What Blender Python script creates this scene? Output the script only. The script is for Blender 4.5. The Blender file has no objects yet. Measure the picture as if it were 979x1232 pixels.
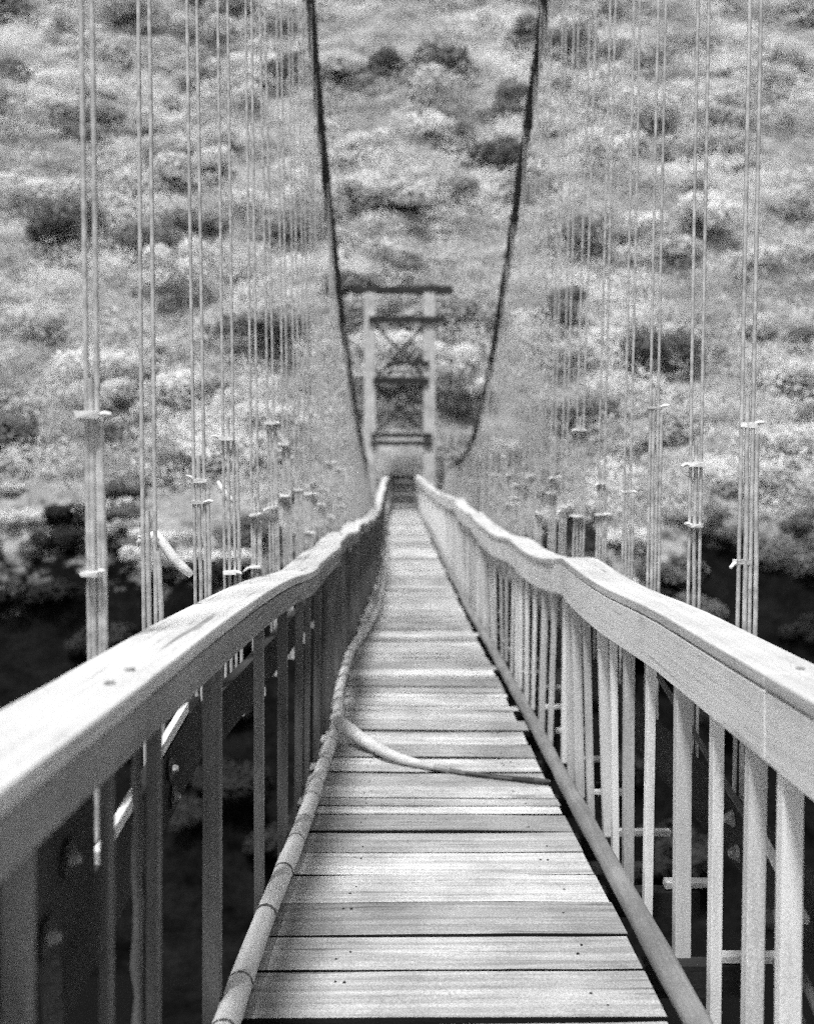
import bpy, math, random
from mathutils import Vector, noise

random.seed(11)
R = random.Random(7)
scene = bpy.context.scene
col = scene.collection

# ------------------------------------------------------------------ helpers
def interp(tab, t):
    """smooth (cubic hermite) interpolation of a table of (t, value)"""
    n = len(tab)
    if t <= tab[0][0]:
        return tab[0][1]
    if t >= tab[-1][0]:
        return tab[-1][1]
    for i in range(n - 1):
        if tab[i][0] <= t <= tab[i + 1][0]:
            break
    x0, y0 = tab[i]; x1, y1 = tab[i + 1]
    h = x1 - x0
    s = (y1 - y0) / h
    def slope(k):
        if k == 0 or k == n - 1:
            return None
        a = (tab[k][1] - tab[k - 1][1]) / (tab[k][0] - tab[k - 1][0])
        b = (tab[k + 1][1] - tab[k][1]) / (tab[k + 1][0] - tab[k][0])
        return 0.5 * (a + b)
    m0 = slope(i); m1 = slope(i + 1)
    m0 = s if m0 is None else m0
    m1 = s if m1 is None else m1
    u = (t - x0) / h
    return ((2*u**3 - 3*u**2 + 1) * y0 + (u**3 - 2*u**2 + u) * h * m0
            + (-2*u**3 + 3*u**2) * y1 + (u**3 - u**2) * h * m1)

class MB:
    """collects shapes, then links them as ONE mesh object"""
    def __init__(self):
        self.v = []; self.f = []; self.sh = []; self.cur = 0.5
    def quad(self, a, b, c, d):
        i = len(self.v); self.v += [a, b, c, d]; self.f.append((i, i+1, i+2, i+3)); self.sh.append(self.cur)
    def box(self, c, s, rot=None, jit=0.0):
        i = len(self.v)
        for sx, sy, sz in ((-1,-1,-1),(1,-1,-1),(1,1,-1),(-1,1,-1),(-1,-1,1),(1,-1,1),(1,1,1),(-1,1,1)):
            p = Vector((sx*s[0]/2, sy*s[1]/2, sz*s[2]/2))
            if jit:
                p += Vector((R.uniform(-jit, jit), R.uniform(-jit, jit), R.uniform(-jit, jit)))
            if rot is not None:
                p = rot @ p
            self.v.append(Vector(c) + p)
        for f in ((0,3,2,1),(4,5,6,7),(0,1,5,4),(1,2,6,5),(2,3,7,6),(3,0,4,7)):
            self.f.append(tuple(i + k for k in f)); self.sh.append(self.cur)
    def bar(self, a, b, w, h, up=Vector((0,0,1))):
        a = Vector(a); b = Vector(b)
        d = (b - a).normalized()
        s = d.cross(up).normalized()
        u = s.cross(d)
        i = len(self.v)
        for p in (a, b):
            for x, y in ((-1,-1),(1,-1),(1,1),(-1,1)):
                self.v.append(p + s*x*w/2 + u*y*h/2)
        for f in ((0,1,2,3),(7,6,5,4),(0,4,5,1),(1,5,6,2),(2,6,7,3),(3,7,4,0)):
            self.f.append(tuple(i + k for k in f)); self.sh.append(self.cur)
    def tube(self, pts, rad, n=8, caps=True):
        pts = [Vector(p) for p in pts]
        i0 = len(self.v)
        prev = None
        for k, p in enumerate(pts):
            if k == 0: d = pts[1] - p
            elif k == len(pts)-1: d = p - pts[k-1]
            else: d = pts[k+1] - pts[k-1]
            d.normalize()
            if prev is None:
                ref = Vector((0,0,1)) if abs(d.z) < .9 else Vector((1,0,0))
                s = d.cross(ref).normalized()
            else:
                s = (prev - d * prev.dot(d)).normalized()
            prev = s
            u = d.cross(s)
            r = rad[k] if isinstance(rad, (list, tuple)) else rad
            for j in range(n):
                a = 2*math.pi*j/n
                self.v.append(p + (s*math.cos(a) + u*math.sin(a))*r)
        for k in range(len(pts)-1):
            for j in range(n):
                a = i0 + k*n + j; b = i0 + k*n + (j+1) % n
                self.f.append((a, b, b+n, a+n)); self.sh.append(self.cur)
        if caps:
            self.f.append(tuple(i0 + j for j in range(n))[::-1]); self.sh.append(self.cur)
            e = i0 + (len(pts)-1)*n
            self.f.append(tuple(e + j for j in range(n))); self.sh.append(self.cur)
    def sweep(self, ctr, w, h, rolls=None):
        """rectangular section swept along points of a nearly level line"""
        i0 = len(self.v); n = len(ctr)
        for k, p in enumerate(ctr):
            d = (ctr[min(k+1, n-1)] - ctr[max(k-1, 0)]).normalized()
            s = d.cross(Vector((0,0,1))).normalized(); u = s.cross(d)
            if rolls:
                c, q = math.cos(rolls[k]), math.sin(rolls[k])
                s, u = s*c + u*q, u*c - s*q
            for x, y in ((-1,-1),(1,-1),(1,1),(-1,1)):
                self.v.append(p + s*x*w/2 + u*y*h/2)
        for k in range(n-1):
            for j in range(4):
                a = i0+4*k+j; b = i0+4*k+(j+1) % 4
                self.f.append((a, a+4, b+4, b)); self.sh.append(self.cur)
        self.f.append((i0, i0+1, i0+2, i0+3)); self.sh.append(self.cur)
        e = i0+4*(n-1)
        self.f.append((e+3, e+2, e+1, e)); self.sh.append(self.cur)
    def mesh(self, name, mat, smooth=False):
        m = bpy.data.meshes.new(name)
        m.from_pydata([tuple(p) for p in self.v], [], self.f)
        at = m.attributes.new('shade', 'FLOAT', 'FACE')
        at.data.foreach_set('value', self.sh)
        if smooth:
            m.polygons.foreach_set('use_smooth', [True]*len(m.polygons))
        m.materials.append(mat)
        m.validate(); m.update()
        return m
    def build(self, name, mat, parent=None, smooth=False, bevel=0.0):
        o = bpy.data.objects.new(name, self.mesh(name, mat, smooth))
        col.objects.link(o)
        if parent is not None:
            o.parent = parent
        if bevel:
            b = o.modifiers.new('Bevel', 'BEVEL'); b.width = bevel; b.segments = 2
            b.limit_method = 'ANGLE'
        return o

def tag(o, label=None, cat=None, group=None, kind=None):
    if label: o['label'] = label
    if cat: o['category'] = cat
    if group: o['group'] = group
    if kind: o['kind'] = kind
    return o

def empty(name, loc=(0,0,0)):
    o = bpy.data.objects.new(name, None); o.location = loc
    o.empty_display_size = .2
    col.objects.link(o)
    return o

# ------------------------------------------------------------------ materials
def ramp(nt, src, lo, hi, a=0.35, b=0.65):
    r = nt.nodes.new('ShaderNodeMapRange')
    r.inputs['From Min'].default_value = a; r.inputs['From Max'].default_value = b
    r.inputs['To Min'].default_value = lo; r.inputs['To Max'].default_value = hi
    nt.links.new(src, r.inputs['Value'])
    return r.outputs['Result']

def mth(nt, op, a, b):
    m = nt.nodes.new('ShaderNodeMath'); m.operation = op
    for k, x in enumerate((a, b)):
        if isinstance(x, (int, float)): m.inputs[k].default_value = x
        else: nt.links.new(x, m.inputs[k])
    return m.outputs[0]

def tex(nt, scale, stretch=(1,1,1), detail=6, rough=.6, dist=0.0):
    c = nt.nodes.new('ShaderNodeTexCoord'); m = nt.nodes.new('ShaderNodeMapping')
    m.inputs['Scale'].default_value = stretch
    nt.links.new(c.outputs['Object'], m.inputs['Vector'])
    n = nt.nodes.new('ShaderNodeTexNoise')
    n.inputs['Scale'].default_value = scale; n.inputs['Detail'].default_value = detail
    n.inputs['Roughness'].default_value = rough; n.inputs['Distortion'].default_value = dist
    nt.links.new(m.outputs['Vector'], n.inputs['Vector'])
    return n.outputs['Fac']

def base_mat(name, rough=.8):
    m = bpy.data.materials.new(name); m.use_nodes = True
    nt = m.node_tree; b = nt.nodes['Principled BSDF']
    b.inputs['Roughness'].default_value = rough
    b.inputs['Specular IOR Level'].default_value = .25
    return m, nt, b

def wood(name, val, axis='y', contrast=.35, blotch=.25, shade=0.0, speck=.15, bump=.25, rough=.8, rnd=0.0, crack=0.0):
    """weathered timber: grain streaks along an axis, blotches, fine speckle"""
    m, nt, b = base_mat(name, rough)
    st = {'x': (.6, 20, 20), 'y': (20, .6, 20), 'z': (20, 20, .6)}[axis]
    g = ramp(nt, tex(nt, 1.6, st, 5, .65, .4), 1-contrast, 1+contrast*.6, .3, .7)
    k = ramp(nt, tex(nt, 2.3, (1,1,1), 4), 1-blotch, 1+blotch, .3, .7)
    s = ramp(nt, tex(nt, 160, (1,1,1), 2), 1-speck, 1+speck, .3, .7)
    v = mth(nt, 'MULTIPLY', mth(nt, 'MULTIPLY', g, k), mth(nt, 'MULTIPLY', s, val))
    if shade:
        a = nt.nodes.new('ShaderNodeAttribute'); a.attribute_name = 'shade'
        v = mth(nt, 'MULTIPLY', v, ramp(nt, a.outputs['Fac'], 1-shade, 1+shade, 0, 1))
    if rnd:
        oi = nt.nodes.new('ShaderNodeObjectInfo')
        v = mth(nt, 'MULTIPLY', v, ramp(nt, oi.outputs['Random'], 1-rnd, 1+rnd, 0, 1))
    if crack:
        st2 = tuple(q*1.6 for q in st)
        ck = ramp(nt, tex(nt, 1.3, st2, 3, .5, .6), 1-crack, 1, .30, .37)
        v = mth(nt, 'MULTIPLY', v, ck)
        kn = ramp(nt, tex(nt, 5.5, (1,.45,1) if axis == 'y' else (.45,1,1), 2), 1, 1-crack*.8, .70, .77)
        v = mth(nt, 'MULTIPLY', v, kn)
    if val < .12: b.inputs['Specular IOR Level'].default_value = .06
    v = mth(nt, 'MINIMUM', v, .9)
    nt.links.new(v, b.inputs['Base Color'])
    bp = nt.nodes.new('ShaderNodeBump'); bp.inputs['Strength'].default_value = bump
    bp.inputs['Distance'].default_value = .01
    nt.links.new(mth(nt, 'ADD', g, mth(nt, 'MULTIPLY', s, .5)), bp.inputs['Height'])
    nt.links.new(bp.outputs['Normal'], b.inputs['Normal'])
    return m

def metal(name, val, rough=.5, var=.4, scale=40, metallic=0.0):
    m, nt, b = base_mat(name, rough)
    v = mth(nt, 'MULTIPLY', ramp(nt, tex(nt, scale), 1-var, 1+var), val)
    nt.links.new(v, b.inputs['Base Color'])
    b.inputs['Metallic'].default_value = metallic
    return m

def leafmat(name, val, var=.35):
    m, nt, b = base_mat(name, .75)
    a = nt.nodes.new('ShaderNodeAttribute'); a.attribute_name = 'shade'
    oi = nt.nodes.new('ShaderNodeObjectInfo')
    v = mth(nt, 'MULTIPLY', ramp(nt, a.outputs['Fac'], 1-var, 1+var, 0, 1), val)
    v = mth(nt, 'MULTIPLY', v, ramp(nt, oi.outputs['Random'], .75, 1.25, 0, 1))
    v = mth(nt, 'MINIMUM', v, .85)
    nt.links.new(v, b.inputs['Base Color'])
    tr = nt.nodes.new('ShaderNodeBsdfTranslucent')
    nt.links.new(v, tr.inputs['Color'])
    mx = nt.nodes.new('ShaderNodeMixShader'); mx.inputs[0].default_value = .22
    nt.links.new(b.outputs[0], mx.inputs[1]); nt.links.new(tr.outputs[0], mx.inputs[2])
    nt.links.new(mx.outputs[0], nt.nodes['Material Output'].inputs['Surface'])
    return m

M = {}
M['deck'] = wood('weathered_deck_boards', .50, 'x', .42, .28, shade=.42, speck=.34, bump=.5, crack=.5)
M['gap_shade'] = wood('board_gap_shade', .02, 'x', .3, .3)  # near-black painted on board sides as the shade in the gaps
M['cap'] = wood('bleached_rail_timber', .63, 'y', .18, .14, shade=.12, speck=.2, bump=.35, crack=.55)
M['face_sunlit'] = wood('sunlit_rail_board', .88, 'y', .14, .14, speck=.2, bump=.3, crack=.35)
M['face_shaded'] = wood('shaded_rail_board', .30, 'y', .2, .25, speck=.3, bump=.3, crack=.4)  # rail boards in lit and shaded tones, side light put into the colour
M['plank_dark'] = wood('dark_side_plank', .045, 'y', .3, .4, speck=.35, bump=.4)
M['picket_sunlit'] = wood('sunlit_picket', .74, 'z', .2, .15, speck=.22, rnd=.38)
M['picket_shaded'] = wood('shaded_picket', .15, 'z', .3, .3, speck=.25, rnd=.3)  # same timber split by side: sunlight painted pale, shade painted grey
M['lit_edge'] = wood('sunlit_edge_white', .72, 'y', .12, .1, speck=.15)  # pale tone stands in for sun on plank edges and beam tops
M['beam'] = wood('floor_beam_timber', .025, 'x', .3, .3, speck=.25, rnd=.3)
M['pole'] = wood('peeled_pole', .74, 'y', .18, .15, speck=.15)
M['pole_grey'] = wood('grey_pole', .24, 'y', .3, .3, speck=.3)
M['stick'] = wood('bleached_stick', .82, 'x', .12, .15, speck=.12)
M['limb'] = wood('stripped_limb', .36, 'x', .25, .2, shade=.93, speck=.2)
M['bark'] = wood('dark_bark', .05, 'x', .3, .3, speck=.3)
M['cable'] = metal('tarred_cable', .085, .7, .6, 30)
M['wire'] = metal('galvanised_wire', .50, .55, .3, 25)
M['clip'] = metal('bright_clip', .8, .4, .15)
M['bolt'] = metal('rusty_bolt', .30, .5, .5, 80)
M['washer'] = metal('dark_washer', .02, .6, .3)
M['band'] = metal('dark_binding', .14, .8, .4)
M['tower_post'] = wood('pale_tower_post', .58, 'z', .2, .3, speck=.2)
M['tower_dark'] = wood('dark_tower_beam', .05, 'x', .3, .4, speck=.3)
M['stair'] = wood('grey_stair_tread', .16, 'x', .3, .3, speck=.3)
M['concrete'] = metal('footing_concrete', .4, .9, .25, 3)
M['leaf'] = [leafmat('pale_silvery_leaf', .82), leafmat('light_grey_leaf', .66),
             leafmat('mid_grey_leaf', .36), leafmat('dark_leaf', .19), leafmat('black_shade_leaf', .035)]  # last leaf tone is painted near-black as gorge shade
M['scrub'] = leafmat('dry_scrub_blades', .68, .62)

# ------------------------------------------------------------------ the line of the bridge
EYE = 1.66
CEN = [(-6,.17),(0,.17),(5,.2),(11,.17),(19,.18),(26,.08),(33,-.03),(42,-.18),(48,-.26)]
DZ = [(-6,.16),(0,.03),(3.2,0),(5.6,-.09),(8.4,-.09),(11,-.16),(19.4,-.33),(25.8,-.2),(33,-.05),(41.5,.06),(48,.1)]
def cen(d): return interp(CEN, d)
def dz(d): return interp(DZ, d)
# top of the hand rails below the eye
RL = [(-2,.42),(1.3,.43),(2.15,.4375),(2.74,.438),(3.7,.458),(6.1,.55),(10,.60),(15,.72),(20,.82),(25,.84),(30,.74),(36,.48),(42,.15)]
RR = [(-2,.53),(2,.53),(2.8,.53),(3.6,.525),(4.5,.53),(5.4,.51),(6.3,.545),(7.4,.595),(10,.617),(12,.60),(15,.587),(20,.52),(25,.55),(30,.50),(36,.33),(42,.08)]
LATL = [(-2,-.83),(14,-.83),(20,-.86),(26,-.88),(33,-.86),(42,-.78)]
LATR = [(-2,.83),(4.6,.83),(5.4,.80),(6.2,.86),(8,.83),(25,.84),(33,.82),(42,.64)]
def cable_z(d): return EYE + .3 + (.02*(d-24)**2 if d < 24 else -.002*(d-24))
def cable_lat(d, s):
    w = 1.13 if s < 0 else 1.17
    return cen(d) + s*(w if d < 24 else w + (d-24)/19*(.75 if s < 0 else .90))

bridge = empty('footbridge', (0,0,0))
tag(bridge, 'long narrow timber suspension footbridge with pale wavy handrails hung over the gorge', 'footbridge')

# deck: boards laid crosswise
mb = MB(); nails = []
d = -2.0
while d < 42.2:
    w = R.choice((.12,.15,.2,.24,.26,.28)) if d < 14 else R.uniform(.15,.28)
    gap = R.choice((.005,.008,.014,.022,.030,.036)) if d < 9 else R.choice((.012,.02,.035,.05))
    c = d + w/2
    mb.cur = min(1, max(0, R.gauss(.5, .3)))
    xl = -.75 + R.uniform(-.03,.03)
    xr = .592 + R.uniform(-.012,.012)
    if R.random() < .10: xr = .70
    z0 = dz(c); tilt = (dz(c+.2)-dz(c-.2))/.4
    i0 = len(mb.v)
    n = 7
    sk = R.uniform(-.006,.006); zz = R.uniform(-.004,.004); bow = R.uniform(-.006,.006)
    for k in range(n+1):
        u = k/n
        x = cen(c) + xl + (xr-xl)*u
        dy = sk*(u-.5)*2 + R.uniform(-.002,.002)
        zb = z0 + zz + bow*math.sin(math.pi*u) + .012*(u-.5)*math.sin(c*.7)
        for sy, sz in ((-1,-.045),(1,-.045),(1,0),(-1,0)):
            mb.v.append(Vector((x, c + sy*w/2 + dy, zb + sz + sy*tilt*w/2 + R.uniform(-.001,.001))))
    for k in range(n):
        for j in range(4):
            a = i0+4*k+j; b2 = i0+4*k+(j+1) % 4
            mb.f.append((a, b2, b2+4, a+4)); mb.sh.append(mb.cur)
    mb.f.append((i0+3,i0+2,i0+1,i0)); mb.sh.append(mb.cur)
    e = i0+4*n
    mb.f.append((e,e+1,e+2,e+3)); mb.sh.append(mb.cur)
    if d < 12:
        for xx in (-.43, -.40, .39, .43):
            if R.random() < .8:
                x_ = cen(c) + xx + R.uniform(-.012,.012); u = (xx - xl)/(xr - xl); yo = R.uniform(-.35,.35)*w
                nails.append((c + yo, x_, z0 + zz + bow*math.sin(math.pi*u) + .012*(u-.5)*math.sin(c*.7) + tilt*yo))
    d += w + gap
dk = mb.build('deck', M['deck'], bridge, bevel=.004)
dk.data.materials.append(M['gap_shade'])
for p in dk.data.polygons:
    if abs(p.normal.y) > .8 or p.normal.z < -.8: p.material_index = 1
# nail heads along the two stringers
m2 = MB()
for yy, xx, zz in nails:
    m2.tube([(xx, yy, zz-.004), (xx, yy, zz+.0025)], R.uniform(.004,.0065), 7)
tag(m2.build('nail_heads', M['washer'], dk), kind='stuff')

# stringers below the deck
for s in (-.42, .40):
    m2 = MB()
    m2.sweep([Vector((cen(t)+s, t, dz(t)-.135)) for t in [x*.7-2 for x in range(64)]], .09, .17)
    m2.build('stringer', M['plank_dark'], bridge)

def rail_pos(side, t):
    tab, lat = (RL, LATL) if side < 0 else (RR, LATR)
    g = min(1, max(0, (t-3.3)/2.5))
    z = EYE - interp(tab, t) + g*(.016*math.sin(t*2.3 + side*1.2) + .014*math.sin(t*1.31+2*side))
    x = cen(t) + interp(lat, t) + g*(.022*math.sin(t*2.0 + 1.5 + side) + .018*math.sin(t*1.1 - side))
    return x + g*(.012*math.sin(t*1.9+side) + .008*math.sin(t*3.7)), z
# hand rails: flat cap boards above an upright board
def rail(side):
    tab, lat = (RL, LATL) if side < 0 else (RR, LATR)
    rr = random.Random(3 if side < 0 else 5)
    cap = MB(); face = MB()
    joints = [-1.4, 2.05 if side < 0 else 2.52]
    while joints[-1] < 42: joints.append(joints[-1] + rr.uniform(3.2, 4.2))
    joints[-1] = 42.2
    for a, b in zip(joints[:-1], joints[1:]):
        cap.cur = rr.random()
        n = 14
        off = rr.uniform(-.006, .006)
        pc = []; pf = []; rolls = []
        for k in range(n+1):
            t = a + .003 + (b-a-.006)*k/n
            x, z = rail_pos(side, t)
            pc.append(Vector((x + off + side*.006, t, z - .02)))
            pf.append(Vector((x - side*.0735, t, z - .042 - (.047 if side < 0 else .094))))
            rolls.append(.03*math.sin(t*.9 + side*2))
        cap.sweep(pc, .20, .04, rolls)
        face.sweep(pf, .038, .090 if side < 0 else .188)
    o = cap.build('handrail', M['cap'], bridge, bevel=.006)
    o['label'] = 'bleached flat handrail above the shaded grey railing' if side < 0 else 'bleached flat handrail above the sunlit pale railing'
    for a in joints[1:-1]:
        if a > 16: continue
        for dy in (-.07, .07):
            x, z = rail_pos(side, a+dy)
            m3 = MB(); m3.tube([(x + .03, a+dy, z-.003), (x + .03, a+dy, z+.006)], .012, 6); m3.build('bolt', M['bolt'], o)
    face.build('face_board', M['face_shaded'] if side < 0 else M['face_sunlit'], o, bevel=.004)
rail(-1); rail(1)

# pickets: the near ones singly, the far ones as one mass
near_r = [(2.16,.05),(2.44,.055),(2.68,.052),(3.03,.036),(3.41,.056),(3.84,.034),(4.19,.045),(4.46,.03),(4.68,.046),(5.02,.036),(5.33,.05),(5.68,.04)]
near_l = [(1.47,.04),(1.90,.02),(2.24,.028),(2.87,.052),(3.72,.036),(4.40,.045),(5.15,.04),(5.55,.03),(6.15,.045)]
def picket(side, t, w, mb):
    xr, zr = rail_pos(side, t)
    x = xr - side*.052 + R.uniform(-.003,.003); zt = zr - .045
    zb = dz(t) - R.uniform(.12,.24)
    lean = R.uniform(-.012,.012)
    mb.bar((cen(t) + side*.775 + lean, t + R.uniform(-.01,.01), zb), (x, t, zt), w, .035 + R.uniform(0,.012), Vector((0,1,0)))
for side, near in ((-1, near_l), (1, near_r)):
    ts = list(near)
    while len(ts) < 50: ts.append((ts[-1][0] + R.uniform(.30,.52), R.choice((.022,.028,.034,.044))))
    mat = M['picket_shaded'] if side < 0 else M['picket_sunlit']
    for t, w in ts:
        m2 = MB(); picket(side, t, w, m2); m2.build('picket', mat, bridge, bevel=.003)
    m2 = MB(); t = ts[-1][0]
    while t < 41.6:
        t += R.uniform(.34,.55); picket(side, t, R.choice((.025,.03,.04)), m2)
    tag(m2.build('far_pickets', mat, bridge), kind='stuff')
# a knotty rod standing beside a picket of the shaded railing
m2 = MB()
pts = [Vector((-.64 + .003*math.sin(k*2.1), 2.27, -.3 + k*.072)) for k in range(19)]
m2.tube(pts, [.011 + .003*(k % 2) + R.uniform(-.001,.002) for k in range(19)], 8)
m2.build('knotty_rod', M['picket_shaded'], bridge, smooth=True)

# side planks bolted along the railings, below the hand rails
def side_plank(side, a, b, za, zb, h, name='side_plank', mat='plank_dark', lat=.86):
    m2 = MB(); P = []
    for k in range(13):
        t = a + (b-a)*k/12
        P.append(Vector((cen(t) + side*lat, t, za + (zb-za)*k/12)))
    m2.sweep(P, .045, h)
    return m2.build(name, M[mat], bridge)
pl = side_plank(-1, 2.06, 3.42, .567, .757, .22, lat=.95)
pn = side_plank(-1, 1.1, 2.02, .845, .885, .25, lat=.865)
for par, lat, t, z in ((pl,.95,2.96,.745),(pl,.95,2.76,.63),(pl,.95,2.99,.65),(pn,.865,1.85,.915),(pn,.865,1.74,.815),(pn,.865,1.30,.90)):
    m2 = MB(); x = cen(t) - lat + .0225
    m2.tube([(x, t, z), (x+.010, t, z)], .036, 12)
    w = m2.build('washer', M['washer'], par)
    m2 = MB(); m2.tube([(x+.010, t, z), (x+.021, t, z), (x+.030, t, z)], [.013,.013,.008], 6)
    m2.build('bolt', M['bolt'], w)
PZL = [(2.06,.567),(3.42,.757),(3.6,.70),(12,.5),(24,.3),(34,.42),(42,.62)]
PZR = [(1.8,.44),(6.2,.40),(13,.28),(24,.15),(34,.38),(42,.6)]
for a, b in ((3.6,12),(12.01,24),(24.01,34),(34.01,42)): side_plank(-1, a, b, interp(PZL, a), interp(PZL, b), .2, lat=.95)
pr = side_plank(1, 1.8, 6.19, .44, .40, .2, lat=.945)
for a, b in ((6.2,13),(13.01,24),(24.01,34),(34.01,42)): side_plank(1, a, b, interp(PZR, a), interp(PZR, b), .2, lat=.945)
for t, z in ((3.27,.48),(3.22,.38),(2.5,.47)):
    m2 = MB(); x = cen(t) + .921
    m2.tube([(x, t, z), (x-.012, t, z), (x-.03, t, z)], [.03,.022,.012], 8)
    m2.build('bolt', M['bolt'], pr)
# strips added for the side planks' sunlit edges, light put into the pale colour
for side, p, q, w in ((-1,(-.75,3.24,.868),(-.75,2.81,.806),.034), (-1,(-.75,2.66,.780),(-.75,2.31,.730),.034),
                      (1,(1.08,4.3,.83),(1.08,3.02,.56),.012), (1,(1.075,3.0,.60),(1.075,2.58,.45),.02),
                      (1,(1.06,2.75,.40),(1.06,2.42,.25),.014), (1,(1.06,2.75,.26),(1.06,2.42,.12),.014)):
    m2 = MB(); m2.bar(p, q, .02, w); m2.build('lit_edge', M['lit_edge'] if w > .015 else M['picket_shaded'], bridge)

# pole kerbs along the deck edges
KL = [(-1,-.69),(2,-.71),(3.2,-.715),(4.2,-.70),(5.6,-.69),(6.6,-.675),(7.4,-.72),(8.3,-.725),(9.2,-.72),(10.3,-.67),(11.6,-.60),(13.5,-.58),(16,-.60),(20,-.63),(42,-.66)]
KLX = KL
pts = []; rad = []
t = -1.0
while t < 24:
    pts.append(Vector((cen(t) + interp(KLX, t), t, dz(t) + .045 + .006*math.sin(t*2.3)))); rad.append(.0405 + .0015*math.sin(t*3.1) + R.uniform(-.0008,.0008))
    t += .22
m2 = MB(); m2.tube(pts, rad, 10)
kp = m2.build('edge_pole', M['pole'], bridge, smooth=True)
kp['label'] = 'pale bowed pole with dark bindings along the deck edge'
t = 2.35
while t < 16:
    p = Vector((cen(t)+interp(KLX,t), t, dz(t)+.045+.006*math.sin(t*2.3)))
    q = Vector((cen(t+.02)+interp(KLX,t+.02), t+.02, dz(t+.02)+.045+.006*math.sin(t*2.3)))
    m3 = MB(); m3.tube([p, p+(q-p)*R.choice((.12,.2,.3,.55))], .0432, 12); m3.build('binding', M['band'], kp)
    t += R.uniform(.2,.6)
pts = []; rad = []
t = -1.0
while t < 42:
    lat = .665 + .008*math.sin(t*1.3) - (.05*(t-20)/22 if t > 20 else 0)
    pts.append(Vector((cen(t)+lat, t, dz(t)+.042))); rad.append(.042 + R.uniform(-.003,.003)); t += .3
m2 = MB(); m2.tube(pts, rad, 10)
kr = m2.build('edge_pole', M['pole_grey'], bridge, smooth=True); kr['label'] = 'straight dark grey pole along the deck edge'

# floor beams, suspenders
n_s = 50
for i in range(n_s):
    t = 2.70 + .66*i
    m2 = MB(); x = cen(t)
    m2.box((x + .14, t, dz(t)-.11), (1.74 + R.uniform(-.03,.05), .07, .11), None, .004)
    fb = m2.build('floor_beam', M['beam'], bridge)
    m2 = MB(); m2.box((x + R.uniform(.90,1.03), t, dz(t)-.035), (R.uniform(.15,.26), .05, .022), None, .004)
    m2.build('beam_lit_top', M['lit_edge'], fb)  # added pale strip painted as the sunlit top of the dark beam
def suspender(side, t, i):
    near = t < 16
    m2 = MB()
    xt = cable_lat(t, side); zt = cable_z(t)
    xb = cen(t) + side*(1.01 if side < 0 else .985)
    zb = interp(PZL, t) - .06 if side < 0 else interp(PZR, t) - .06
    lean = R.uniform(-.03,.03); xb += R.uniform(-.02,.02)
    gap = R.uniform(.016,.028); xt += R.uniform(-.04,.04)*(1 if near else .4)
    r = .0072 if near else .0075
    sides = 6 if near else 5
    def strand(o0, o1, z0, z1, r=r):
        P = []
        n = 7
        for k in range(n+1):
            u = k/n; z = z0 + (z1-z0)*u
            f = (z - zb)/(zt - zb)
            ox = o0 + (o1-o0)*u + R.uniform(-.0025,.0025)
            P.append(Vector((xb + (xt-xb)*f + ox, t + lean*(1-f) + R.uniform(-.003,.003), z)))
        m2.tube(P, r, sides, caps=False)
    strand(-gap*.9, -gap*.7, zb, zt); strand(gap*.9, gap*.7, zb, zt)
    zc = R.uniform(1.15, 2.05)
    zc = {(-1,0): 1.81, (-1,1): 1.44, (1,1): 1.83, (1,2): 1.70, (1,3): 1.98, (1,4): 1.56, (1,5): 1.6}.get((side, i), zc)
    if near:
        strand(gap*.1, -gap*.1, zb, zc + .1, .0085)
        if R.random() < .75: strand(gap*1.9, gap*1.5, zb, zc - .03, .0085)
    # loop over the main cable
    o = m2.build('suspender', M['wire'], bridge, smooth=True)
    xt0 = cable_lat(t, side); m3 = MB(); m3.tube([(xt0, t-.03, cable_z(t-.03)), (xt0, t+.03, cable_z(t+.03))], .062, 10)
    m3.build('cable_collar', M['cable'], o, smooth=False)
    if t < 14:
        zs = [zc] + ([R.uniform(1.15, 1.55)] if R.random() < .6 else [])
        for z in zs:
            f = (z - zb)/(zt - zb); x = xb + (xt-xb)*f
            m3 = MB()
            q = R.choice((-1,1,1)); l = R.uniform(.6,1.15); an = R.uniform(-.02,.03)
            m3.box((x + R.uniform(-.006,.006), t, z), (.05*l + .012, .046, R.uniform(.010,.02)), None, .003)
            m3.tube([(x+q*.02, t-.005, z), (x+q*.045*l, t-.012, z+an*.5), (x+q*.064*l, t-.02, z+an-.008)], [.008,R.uniform(.007,.011),.005], 6)
            m3.build('cable_clip', M['clip'], o)
for i in range(n_s):
    for side in (-1, 1):
        if side > 0 and i == 0: continue
        suspender(side, (2.48 + .68*i if side < 0 else 2.70 + .66*i) + R.uniform(-.012,.012), i)

# main cables, running down to mid-span and up to the far tower
for side in (-1, 1):
    m2 = MB(); P = []; t = -1.0
    while t <= 42.7:
        P.append(Vector((cable_lat(t, side), t, cable_z(t)))); t += .25
    m2.tube(P, [.050 + .006*math.sin(k*1.7) + R.uniform(-.004,.004) for k in range(len(P))], 10)
    m2.build('main_cable', M['cable'], bridge, smooth=True)
    # backstay behind the tower down to the slope

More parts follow.
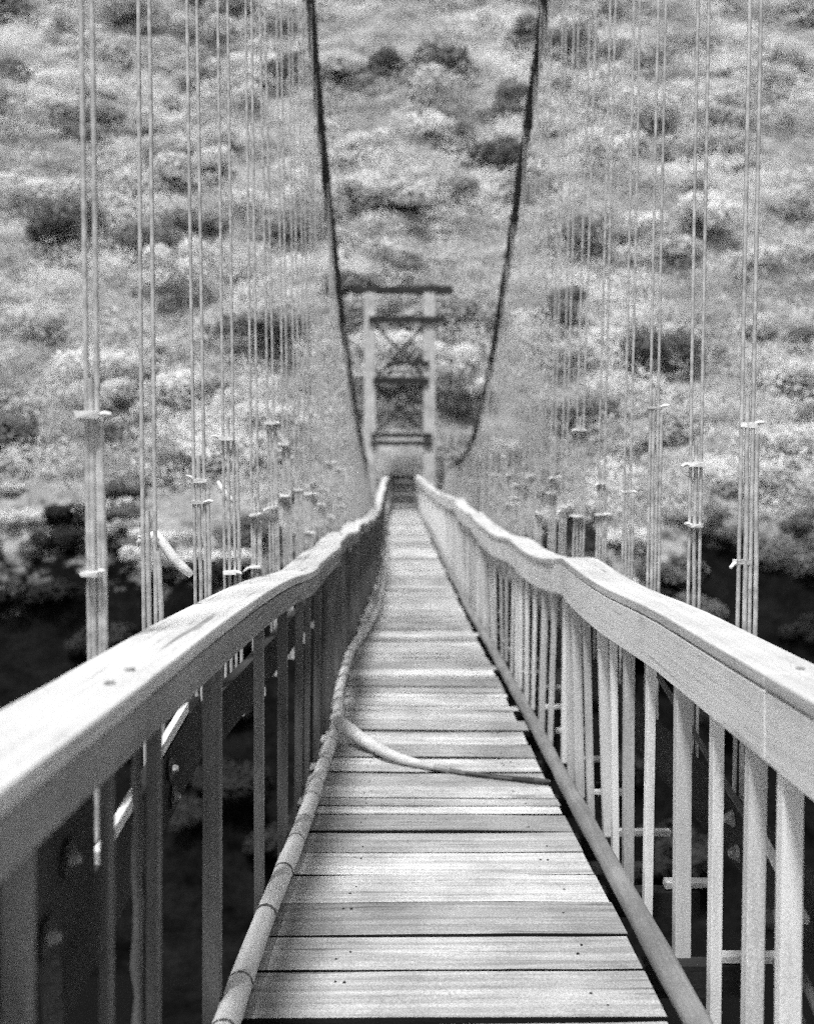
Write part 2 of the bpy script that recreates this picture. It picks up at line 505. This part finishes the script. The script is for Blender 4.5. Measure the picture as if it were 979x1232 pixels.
# ------------------------------------------------------------------ terrain
def fbm(x, y, s, o=4):
    return noise.fractal(Vector((x*s, y*s, 3.7)), 1.0, 2.0, o)
def terrain(x, y):
    n1 = fbm(x, y, .035, 3); n2 = fbm(x+50, y, .13, 3)
    if y > 20:
        brink = 44.5 + 3.2*n1 + 1.5*n2
        path = math.exp(-((x+.2)/4.5)**2)
        brink = brink*(1-path) + 43.2*path
        if y >= brink:
            q = y - brink
            z = -1.0 + .93*q + (2.6*n1 + .8*n2)*min(1, q/8) + .0025*q*q*0
            z = z*(1-path*max(0, 1-q/6)) + (-.25 + .42*q)*path*max(0, 1-q/6)
        else:
            q = brink - y
            z = -1.0*(1-path) - .25*path - 1.05*q + .9*n2*min(1, q/3)
            if path > .5: z = min(z, -.25 - 1.0*q)
        zr = -14.5 + .6*n2
        return max(z, zr)
    # near bank
    brink = -3.5 + n1
    if y < brink:
        q = brink - y
        return -.3 + .25*q + .8*n2*min(1, q/6)
    q = y - brink
    return max(-.3 - 1.5*q + .8*n2*min(1, q/3), -14.5 + .6*n2)

xs = []; x = 0.0; st = .8
while x < 420:
    xs.append(x); x += st; st *= 1.03
xs = [-a for a in xs[:0:-1]] + xs
ys = []
y = -160.0
while y < 300:
    ys.append(y)
    y += (6 if y < -12 else 1.0 if y < 22 else .6 if y < 62 else 1.1 if y < 125 else 6)
tv = [(a, b, terrain(a, b)) for b in ys for a in xs]
W = len(xs)
tf = [(j*W+i, j*W+i+1, (j+1)*W+i+1, (j+1)*W+i) for j in range(len(ys)-1) for i in range(W-1)]
me = bpy.data.meshes.new('hillside'); me.from_pydata(tv, [], tf)
me.polygons.foreach_set('use_smooth', [True]*len(me.polygons))
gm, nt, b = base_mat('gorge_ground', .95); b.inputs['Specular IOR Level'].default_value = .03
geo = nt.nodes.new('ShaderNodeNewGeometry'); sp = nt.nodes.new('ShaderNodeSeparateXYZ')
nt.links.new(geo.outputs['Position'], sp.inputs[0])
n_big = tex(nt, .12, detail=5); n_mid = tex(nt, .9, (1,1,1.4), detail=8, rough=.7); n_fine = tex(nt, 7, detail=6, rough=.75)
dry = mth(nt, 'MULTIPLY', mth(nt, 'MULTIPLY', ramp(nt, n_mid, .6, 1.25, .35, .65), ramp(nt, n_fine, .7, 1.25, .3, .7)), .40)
shaded_rock = mth(nt, 'MULTIPLY', mth(nt, 'MULTIPLY', ramp(nt, n_mid, .3, 1.8, .35, .65), ramp(nt, n_fine, .4, 1.6, .3, .7)), .008)  # near-black puts the shade of the gorge into the ground colour
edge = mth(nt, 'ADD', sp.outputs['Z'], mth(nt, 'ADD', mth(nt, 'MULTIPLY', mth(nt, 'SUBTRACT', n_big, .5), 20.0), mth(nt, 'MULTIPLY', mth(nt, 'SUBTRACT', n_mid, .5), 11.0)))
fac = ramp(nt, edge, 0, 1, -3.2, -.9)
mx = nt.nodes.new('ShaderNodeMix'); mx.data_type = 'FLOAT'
nt.links.new(fac, mx.inputs['Factor']); nt.links.new(shaded_rock, mx.inputs[2]); nt.links.new(dry, mx.inputs[3])
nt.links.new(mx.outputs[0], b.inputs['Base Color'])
bp = nt.nodes.new('ShaderNodeBump'); bp.inputs['Strength'].default_value = .8; bp.inputs['Distance'].default_value = .4
nt.links.new(mth(nt, 'ADD', n_mid, mth(nt, 'MULTIPLY', n_fine, .3)), bp.inputs['Height']); nt.links.new(bp.outputs[0], b.inputs['Normal'])
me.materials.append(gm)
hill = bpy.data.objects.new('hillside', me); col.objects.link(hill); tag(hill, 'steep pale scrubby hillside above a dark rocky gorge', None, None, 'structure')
# river in the bottom of the gorge
m2 = MB(); m2.quad((-420,4,-14.2),(420,4,-14.2),(420,34,-14.2),(-420,34,-14.2))
wm, nt, b = base_mat('dark_water', .12)
b.inputs['Base Color'].default_value = (.008,.008,.008,1)
bp = nt.nodes.new('ShaderNodeBump'); bp.inputs['Strength'].default_value = .4
nt.links.new(tex(nt, 1.2, detail=5), bp.inputs['Height']); nt.links.new(bp.outputs[0], b.inputs['Normal'])
tag(m2.build('river', wm), 'dark river water below the bridge', None, None, 'structure')

# ------------------------------------------------------------------ tower at the far end
TY = 44.0
tower = empty('bridge_tower', (-.33, TY, -.4))
tag(tower, 'tall bridge tower of two pale posts with dark cross bracing at the far end', 'tower')
tower_loc = Vector(tower.location)
def L(p): return Vector(p) - tower_loc
def tbuild(mb, name, mat, **k):
    mb.v = [Vector(p) - tower_loc for p in mb.v]
    return mb.build(name, mat, tower, **k)
PX = (-1.70, 1.03)
for x in PX:
    m2 = MB(); m2.bar((x, TY, -.1), (x, TY, 9.95), .54, .5, Vector((0,1,0))); tbuild(m2, 'post', M['tower_post'], bevel=.03)
    m2 = MB(); m2.box((x, TY, -.75), (1.2, 1.2, 1.3), None, .03); tbuild(m2, 'footing', M['concrete'], bevel=.04)
for z, h, x0, x1, y in ((10.12,.34,-2.5,2.12,0),(8.72,.3,-1.75,1.75,-.32),(6.72,.2,-.9,1.0,-.32),(5.93,.3,-1.55,1.0,-.32),(3.42,.2,-1.65,1.15,-.32),(3.06,.2,-1.65,1.15,-.32)):
    m2 = MB(); m2.bar((x0, TY+y, z), (x1, TY+y, z), .36 if y == 0 else .12, h); tbuild(m2, 'crossbeam', M['tower_dark'], bevel=.01)
for x0, z0, x1, z1, k in ((-1.4,8.5,.78,6.1,0),(-1.4,6.1,.78,8.5,1),(-1.4,5.75,.78,3.6,0),(-1.4,3.6,.78,5.75,1)):
    m2 = MB(); yy = TY-.02 + .12*k; m2.bar((x0,yy,z0),(x1,yy,z1), .1, .16, Vector((0,1,0))); tbuild(m2, 'brace', M['tower_dark'])
for s in (-1, 1):
    m2 = MB(); x = cable_lat(42.9, s); m2.bar((x + .1*s, 43.0, -1.2), (x + .06*s, 42.9, cable_z(42.9)+.25), .5, .45, Vector((0,1,0)))
    m2.build('cable_anchor', M['concrete'], bridge, bevel=.03)

# steps climbing from the end of the deck
st_ = empty('timber_steps', (-.2, 42.4, -.2))
tag(st_, 'short flight of grey timber steps climbing from the far end of the deck', 'steps')
for k in range(11):
    m2 = MB(); y0 = .1 + .46*k; m2.box((0, y0, .33 + .18*k), (1.15, .34, .06), None, .004); m2.build('tread', M['stair'], st_)
for s in (-.6, .6):
    m2 = MB(); m2.bar((s, -.05, .16), (s, 4.9, 2.12), .07, .22); m2.build('stringer', M['stair'], st_)

# ------------------------------------------------------------------ sticks
br = empty('fallen_branch', (0, 6.4, -.05))
tag(br, 'forked fallen branch, pale thick end and dark thin tip, lying across the deck', 'branch')
B0 = Vector(br.location)
def bb(pts, rad, name, mat):
    m2 = MB(); m2.tube([Vector(p)-B0 for p in pts], rad, 9); return m2.build(name, mat, br, smooth=True)
zd = dz(6.2)
LP = [(-.475,6.29,zd+.13),(-.46,6.275,zd+.128),(-.43,6.25,zd+.125),(-.38,6.18,zd+.105),(-.30,6.06,zd+.08),(-.22,5.96,zd+.065),(-.12,5.83,zd+.05),(-.03,5.75,zd+.038),(.08,5.68,zd+.03),(.16,5.63,zd+.024),(.25,5.59,zd+.02),
      (.34,5.54,zd+.018),(.48,5.48,zd+.02),(.60,5.43,zd+.024),(.72,5.38,zd+.026),(.80,5.35,zd+.028)]
LR = [.020,.036,.043,.046,.043,.037,.033,.029,.025,.021,.017,.014,.013,.015,.018,.013]
m2 = MB(); m2.tube([Vector(p)-B0 for p in LP], [q + R.uniform(-.002,.002) for q in LR], 10)
for k in range(15):
    q = 1.0 if k < 8 else max(.03, 1 - (k-7)*.26)
    for j in range(10): m2.sh[k*10+j] = min(1, max(.02, q + R.uniform(-.12,.12)*(1 if k > 5 else .4)))
m2.build('limb', M['limb'], br, smooth=True)
m2 = MB()
m2.tube([(-0.924,3.280,1.420),(-0.892,3.280,1.443),(-0.859,3.280,1.447),(-0.836,3.280,1.420),(-0.804,3.271,1.378),(-0.767,3.262,1.341),(-0.735,3.262,1.314)], [.010,.018,.018,.017,.018,.017,.013], 8)
tag(m2.build('bent_stick', M['stick'], smooth=True), 'white crooked stick caught in the suspender wires beside the shaded handrail', 'stick')
m2 = MB()
m2.tube([(-1.03,5.2,1.62),(-1.0,5.2,1.57),(-.965,5.2,1.52),(-.93,5.2,1.505)], [.008,.015,.02,.012], 8)
tag(m2.build('bent_stick', M['stick'], smooth=True), 'short pale stick lodged in the wires farther along the shaded handrail', 'stick')

# ------------------------------------------------------------------ shrubs
def shrub_mesh(seed, mat, leaves=2800, leaf=.13):
    rr = random.Random(seed)
    mb = MB()
    lumps = []
    for k in range(rr.randint(6, 10)):
        a = rr.uniform(0, 2*math.pi); q = rr.uniform(0, .75)
        lumps.append((Vector((math.cos(a)*q*1.15, math.sin(a)*q, rr.uniform(.15,.65))), rr.uniform(.28,.5)))
    for k in range(leaves):
        c, r = lumps[rr.randrange(len(lumps))]
        v = Vector((rr.gauss(0,1), rr.gauss(0,1), rr.gauss(0,1))).normalized()
        if v.z < -.5: v.z *= -1
        p = c + v*r*(rr.uniform(.75,1.12))
        if p.z < -.05: p.z = abs(p.z)
        nrm = (v + Vector((rr.gauss(0,.32), rr.gauss(0,.32), rr.gauss(0,.32)))).normalized()
        t = nrm.cross(Vector((rr.gauss(0,1), rr.gauss(0,1), rr.gauss(0,1)))).normalized(); u = nrm.cross(t)
        s = leaf*rr.uniform(.3,.62)
        mb.cur = min(1, max(0, rr.gauss(.5,.25)))
        mb.quad(p - t*s, p - u*s*.55, p + t*s, p + u*s*.55)
    return mb.mesh('shrub', mat)
tones = ['pale silvery', 'light grey', 'mid grey', 'dark leaved', 'very dark']
PR = [[shrub_mesh(100*m + k, M['leaf'][m]) for k in range(4)] for m in range(5)]
count = {}
def place(x, y, tone, size, zone, cat='shrub'):
    o = bpy.data.objects.new('shrub', PR[tone][R.randrange(4)])
    col.objects.link(o)
    o.location = (x, y, terrain(x, y) - .08*size)
    o.rotation_euler = (R.uniform(-.15,.15), R.uniform(-.15,.15), R.uniform(0, 6.28))
    o.scale = (size*R.uniform(.85,1.3), size*R.uniform(.85,1.2), size*R.uniform(.6,.95))
    tag(o, '%s rounded shrub among the scrub %s' % (tones[tone], zone), cat, '%s shrubs %s' % (tones[tone], zone))
pts = []
tries = 0
while len(pts) < 178 and tries < 20000:
    tries += 1
    y = 46 + 58*R.random()**1.0
    half = 36/1150*979/36*y*.5*1.12
    half = .5*979/1150*y*1.1
    x = R.uniform(-half, half)
    if abs(x+.2) < 2.4 and y < 50: continue
    if any((x-a)**2 + (y-b_)**2 < 1.9**2 for a, b_ in pts): continue
    pts.append((x, y))
for x, y in pts:
    q = fbm(x, y, .09, 2) + R.uniform(-.45,.45)
    tone = 0 if q > .2 else 1 if q > -.1 else 2 if q > -.42 else 3
    zone = 'at the foot of the far slope' if y < 58 else 'halfway up the far slope' if y < 80 else 'high on the far slope'
    place(x, y, tone, R.uniform(1.4, 3.1)*(1 + (y-50)/160), zone)
for k in range(36):
    y = R.uniform(45.5, 57); half = .5*979/1150*y*1.1; x = R.uniform(-half, half)
    if abs(x+.2) < 3: continue
    place(x, y, R.choice((0,1,1,2,2,3)), R.uniform(.7, 1.5), 'at the foot of the far slope')
for x, y, t, s_ in ((-2.6,49.5,2,1.3),(.2,52,2,1.5),(2.4,49.8,2,1.2),(-.9,56,1,1.6),(1.6,57.5,2,1.7),(-2.8,58,2,1.8),(3.6,54,1,1.4)):
    place(x, y, t, s_, 'at the foot of the far slope')
# growth below the brink, gorge shade put into its mostly near-black leaf colour
n = 0
while n < 50:
    y = R.uniform(33, 44.0); half = .5*979/1150*y*1.1; x = R.uniform(-half, half)
    if abs(x) < 3: continue
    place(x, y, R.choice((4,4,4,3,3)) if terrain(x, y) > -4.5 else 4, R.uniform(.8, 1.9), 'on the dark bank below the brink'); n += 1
for x, y, t, s in ((-13.6,43.2,0,1.3),(-12.3,42.6,1,1.2),(-11.2,42.0,0,1.0),(-10.4,41.0,1,1.1),(-9.0,41.6,0,1.2),(-7.6,42.2,0,1.3),(-6.2,42.8,1,1.2),
                   (6.5,43.0,0,1.1),(8.2,42.6,1,1.2),(9.6,42.0,0,.9),(5.0,43.2,1,1.1)):
    place(x, y, t, s, 'at the edge of the dark bank')

n = 0
while n < 40:
    y = R.uniform(40.5, 45.5); half = .5*979/1150*y*1.1; x = R.uniform(-half, half)
    if abs(x) < 3: continue
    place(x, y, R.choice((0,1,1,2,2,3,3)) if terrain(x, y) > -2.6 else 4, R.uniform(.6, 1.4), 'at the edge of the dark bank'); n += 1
# low scrub: nobody could count it
mb = MB()
for k in range(9000):
    y = 43.5 + 62*R.random()
    half = .5*979/1150*y*1.15
    x = R.uniform(-half, half)
    z = terrain(x, y)
    if z < -1.6: continue
    if abs(x+.2) < 1.1 and y < 48: continue
    if fbm(x, y, .22, 2) + R.uniform(-.3,.3) < -.25: continue
    mb.cur = min(1, max(0, R.gauss(.5,.28)))
    h = R.uniform(.2,.55)
    for j in range(6):
        a = R.uniform(0, 6.28); t = Vector((math.cos(a), math.sin(a), 0))*R.uniform(.015,.04)
        p = Vector((x + R.gauss(0,.12), y + R.gauss(0,.12), z - .03))
        tip = p + Vector((R.gauss(0,.35)*h, R.gauss(0,.35)*h, h*R.uniform(.6,1)))
        i = len(mb.v); mb.v += [p - t, p + t, tip]; mb.f.append((i, i+1, i+2)); mb.sh.append(mb.cur)
for k in range(6500):
    y = 45 + 62*R.random()
    half = .5*979/1150*y*1.15
    x = R.uniform(-half, half)
    if abs(x+.2) < 1.6 and y < 49: continue
    q = fbm(x, y, .15, 2)
    if q + R.uniform(-.6,.6) < -.6: continue
    z = terrain(x, y)
    if z < -2.2: continue
    size = R.choice((.35,.5,.75,1.0,1.3,1.6))*R.uniform(.8,1.15)*(1 + (y-50)/120); tone = min(1, max(0, .50 + .7*q + .35*fbm(x+90, y, .4, 2) + R.gauss(0,.2)))
    for j in range(int(50 + 80*size)):
        v = Vector((R.gauss(0,1), R.gauss(0,1), abs(R.gauss(0,.8)))).normalized()
        p = Vector((x, y, z)) + Vector((v.x*1.25, v.y*1.1, v.z*.75))*size*R.uniform(.7,1.1)
        nn = (v + Vector((R.gauss(0,.2), R.gauss(0,.2), R.gauss(0,.2)))).normalized()
        t = nn.cross(Vector((R.gauss(0,1), R.gauss(0,1), R.gauss(0,1)))).normalized(); u = nn.cross(t)
        g = R.uniform(.04,.08)*(.7 + size*.6)
        mb.cur = min(1, max(0, tone + R.gauss(0,.05)))
        mb.quad(p - t*g, p - u*g*.6, p + t*g, p + u*g*.6)
tag(mb.build('low_scrub', M['scrub']), 'low pale scrub and grass covering the far slope', None, None, 'stuff')

# ------------------------------------------------------------------ light
w = bpy.data.worlds.new('World'); scene.world = w; w.use_nodes = True
nt = w.node_tree; bg = nt.nodes['Background']
el, az = math.radians(67), math.radians(25)
to_sun = Vector((-math.sin(az)*math.cos(el), -math.cos(az)*math.cos(el), math.sin(el)))
sky = nt.nodes.new('ShaderNodeTexSky'); sky.sky_type = 'NISHITA'; sky.sun_disc = False
sky.sun_elevation = el; sky.sun_rotation = math.atan2(to_sun.x, to_sun.y)
bw = nt.nodes.new('ShaderNodeRGBToBW')
nt.links.new(sky.outputs[0], bw.inputs[0]); nt.links.new(bw.outputs[0], bg.inputs['Color'])
bg.inputs['Strength'].default_value = .13
ld = bpy.data.lights.new('sun', 'SUN'); ld.energy = 4.6; ld.angle = math.radians(9); ld.color = (1, 1, 1)
lo = bpy.data.objects.new('sun', ld); col.objects.link(lo)
lo.rotation_euler = to_sun.to_track_quat('Z', 'Y').to_euler(); lo.location = (0,0,60)

# ------------------------------------------------------------------ camera
cd = bpy.data.cameras.new('camera'); co = bpy.data.objects.new('camera', cd); col.objects.link(co)
co.location = (0, 0, EYE); co.rotation_euler = (math.radians(90), 0, 0)
cd.sensor_fit = 'HORIZONTAL'; cd.sensor_width = 36; cd.lens = 36*1150/979
cd.shift_y = -46/979
cd.clip_start = .05; cd.clip_end = 2000
cd.dof.use_dof = True; cd.dof.focus_distance = 3.6; cd.dof.aperture_fstop = 1.9
scene.camera = co
scene.view_settings.view_transform = 'Standard'; scene.view_settings.look = 'None'
scene.view_settings.exposure = 0; scene.view_settings.gamma = 1
scene.cycles.use_denoising = False
scene.cycles.use_adaptive_sampling = True
scene.cycles.adaptive_threshold = .12
scene.cycles.adaptive_min_samples = 6
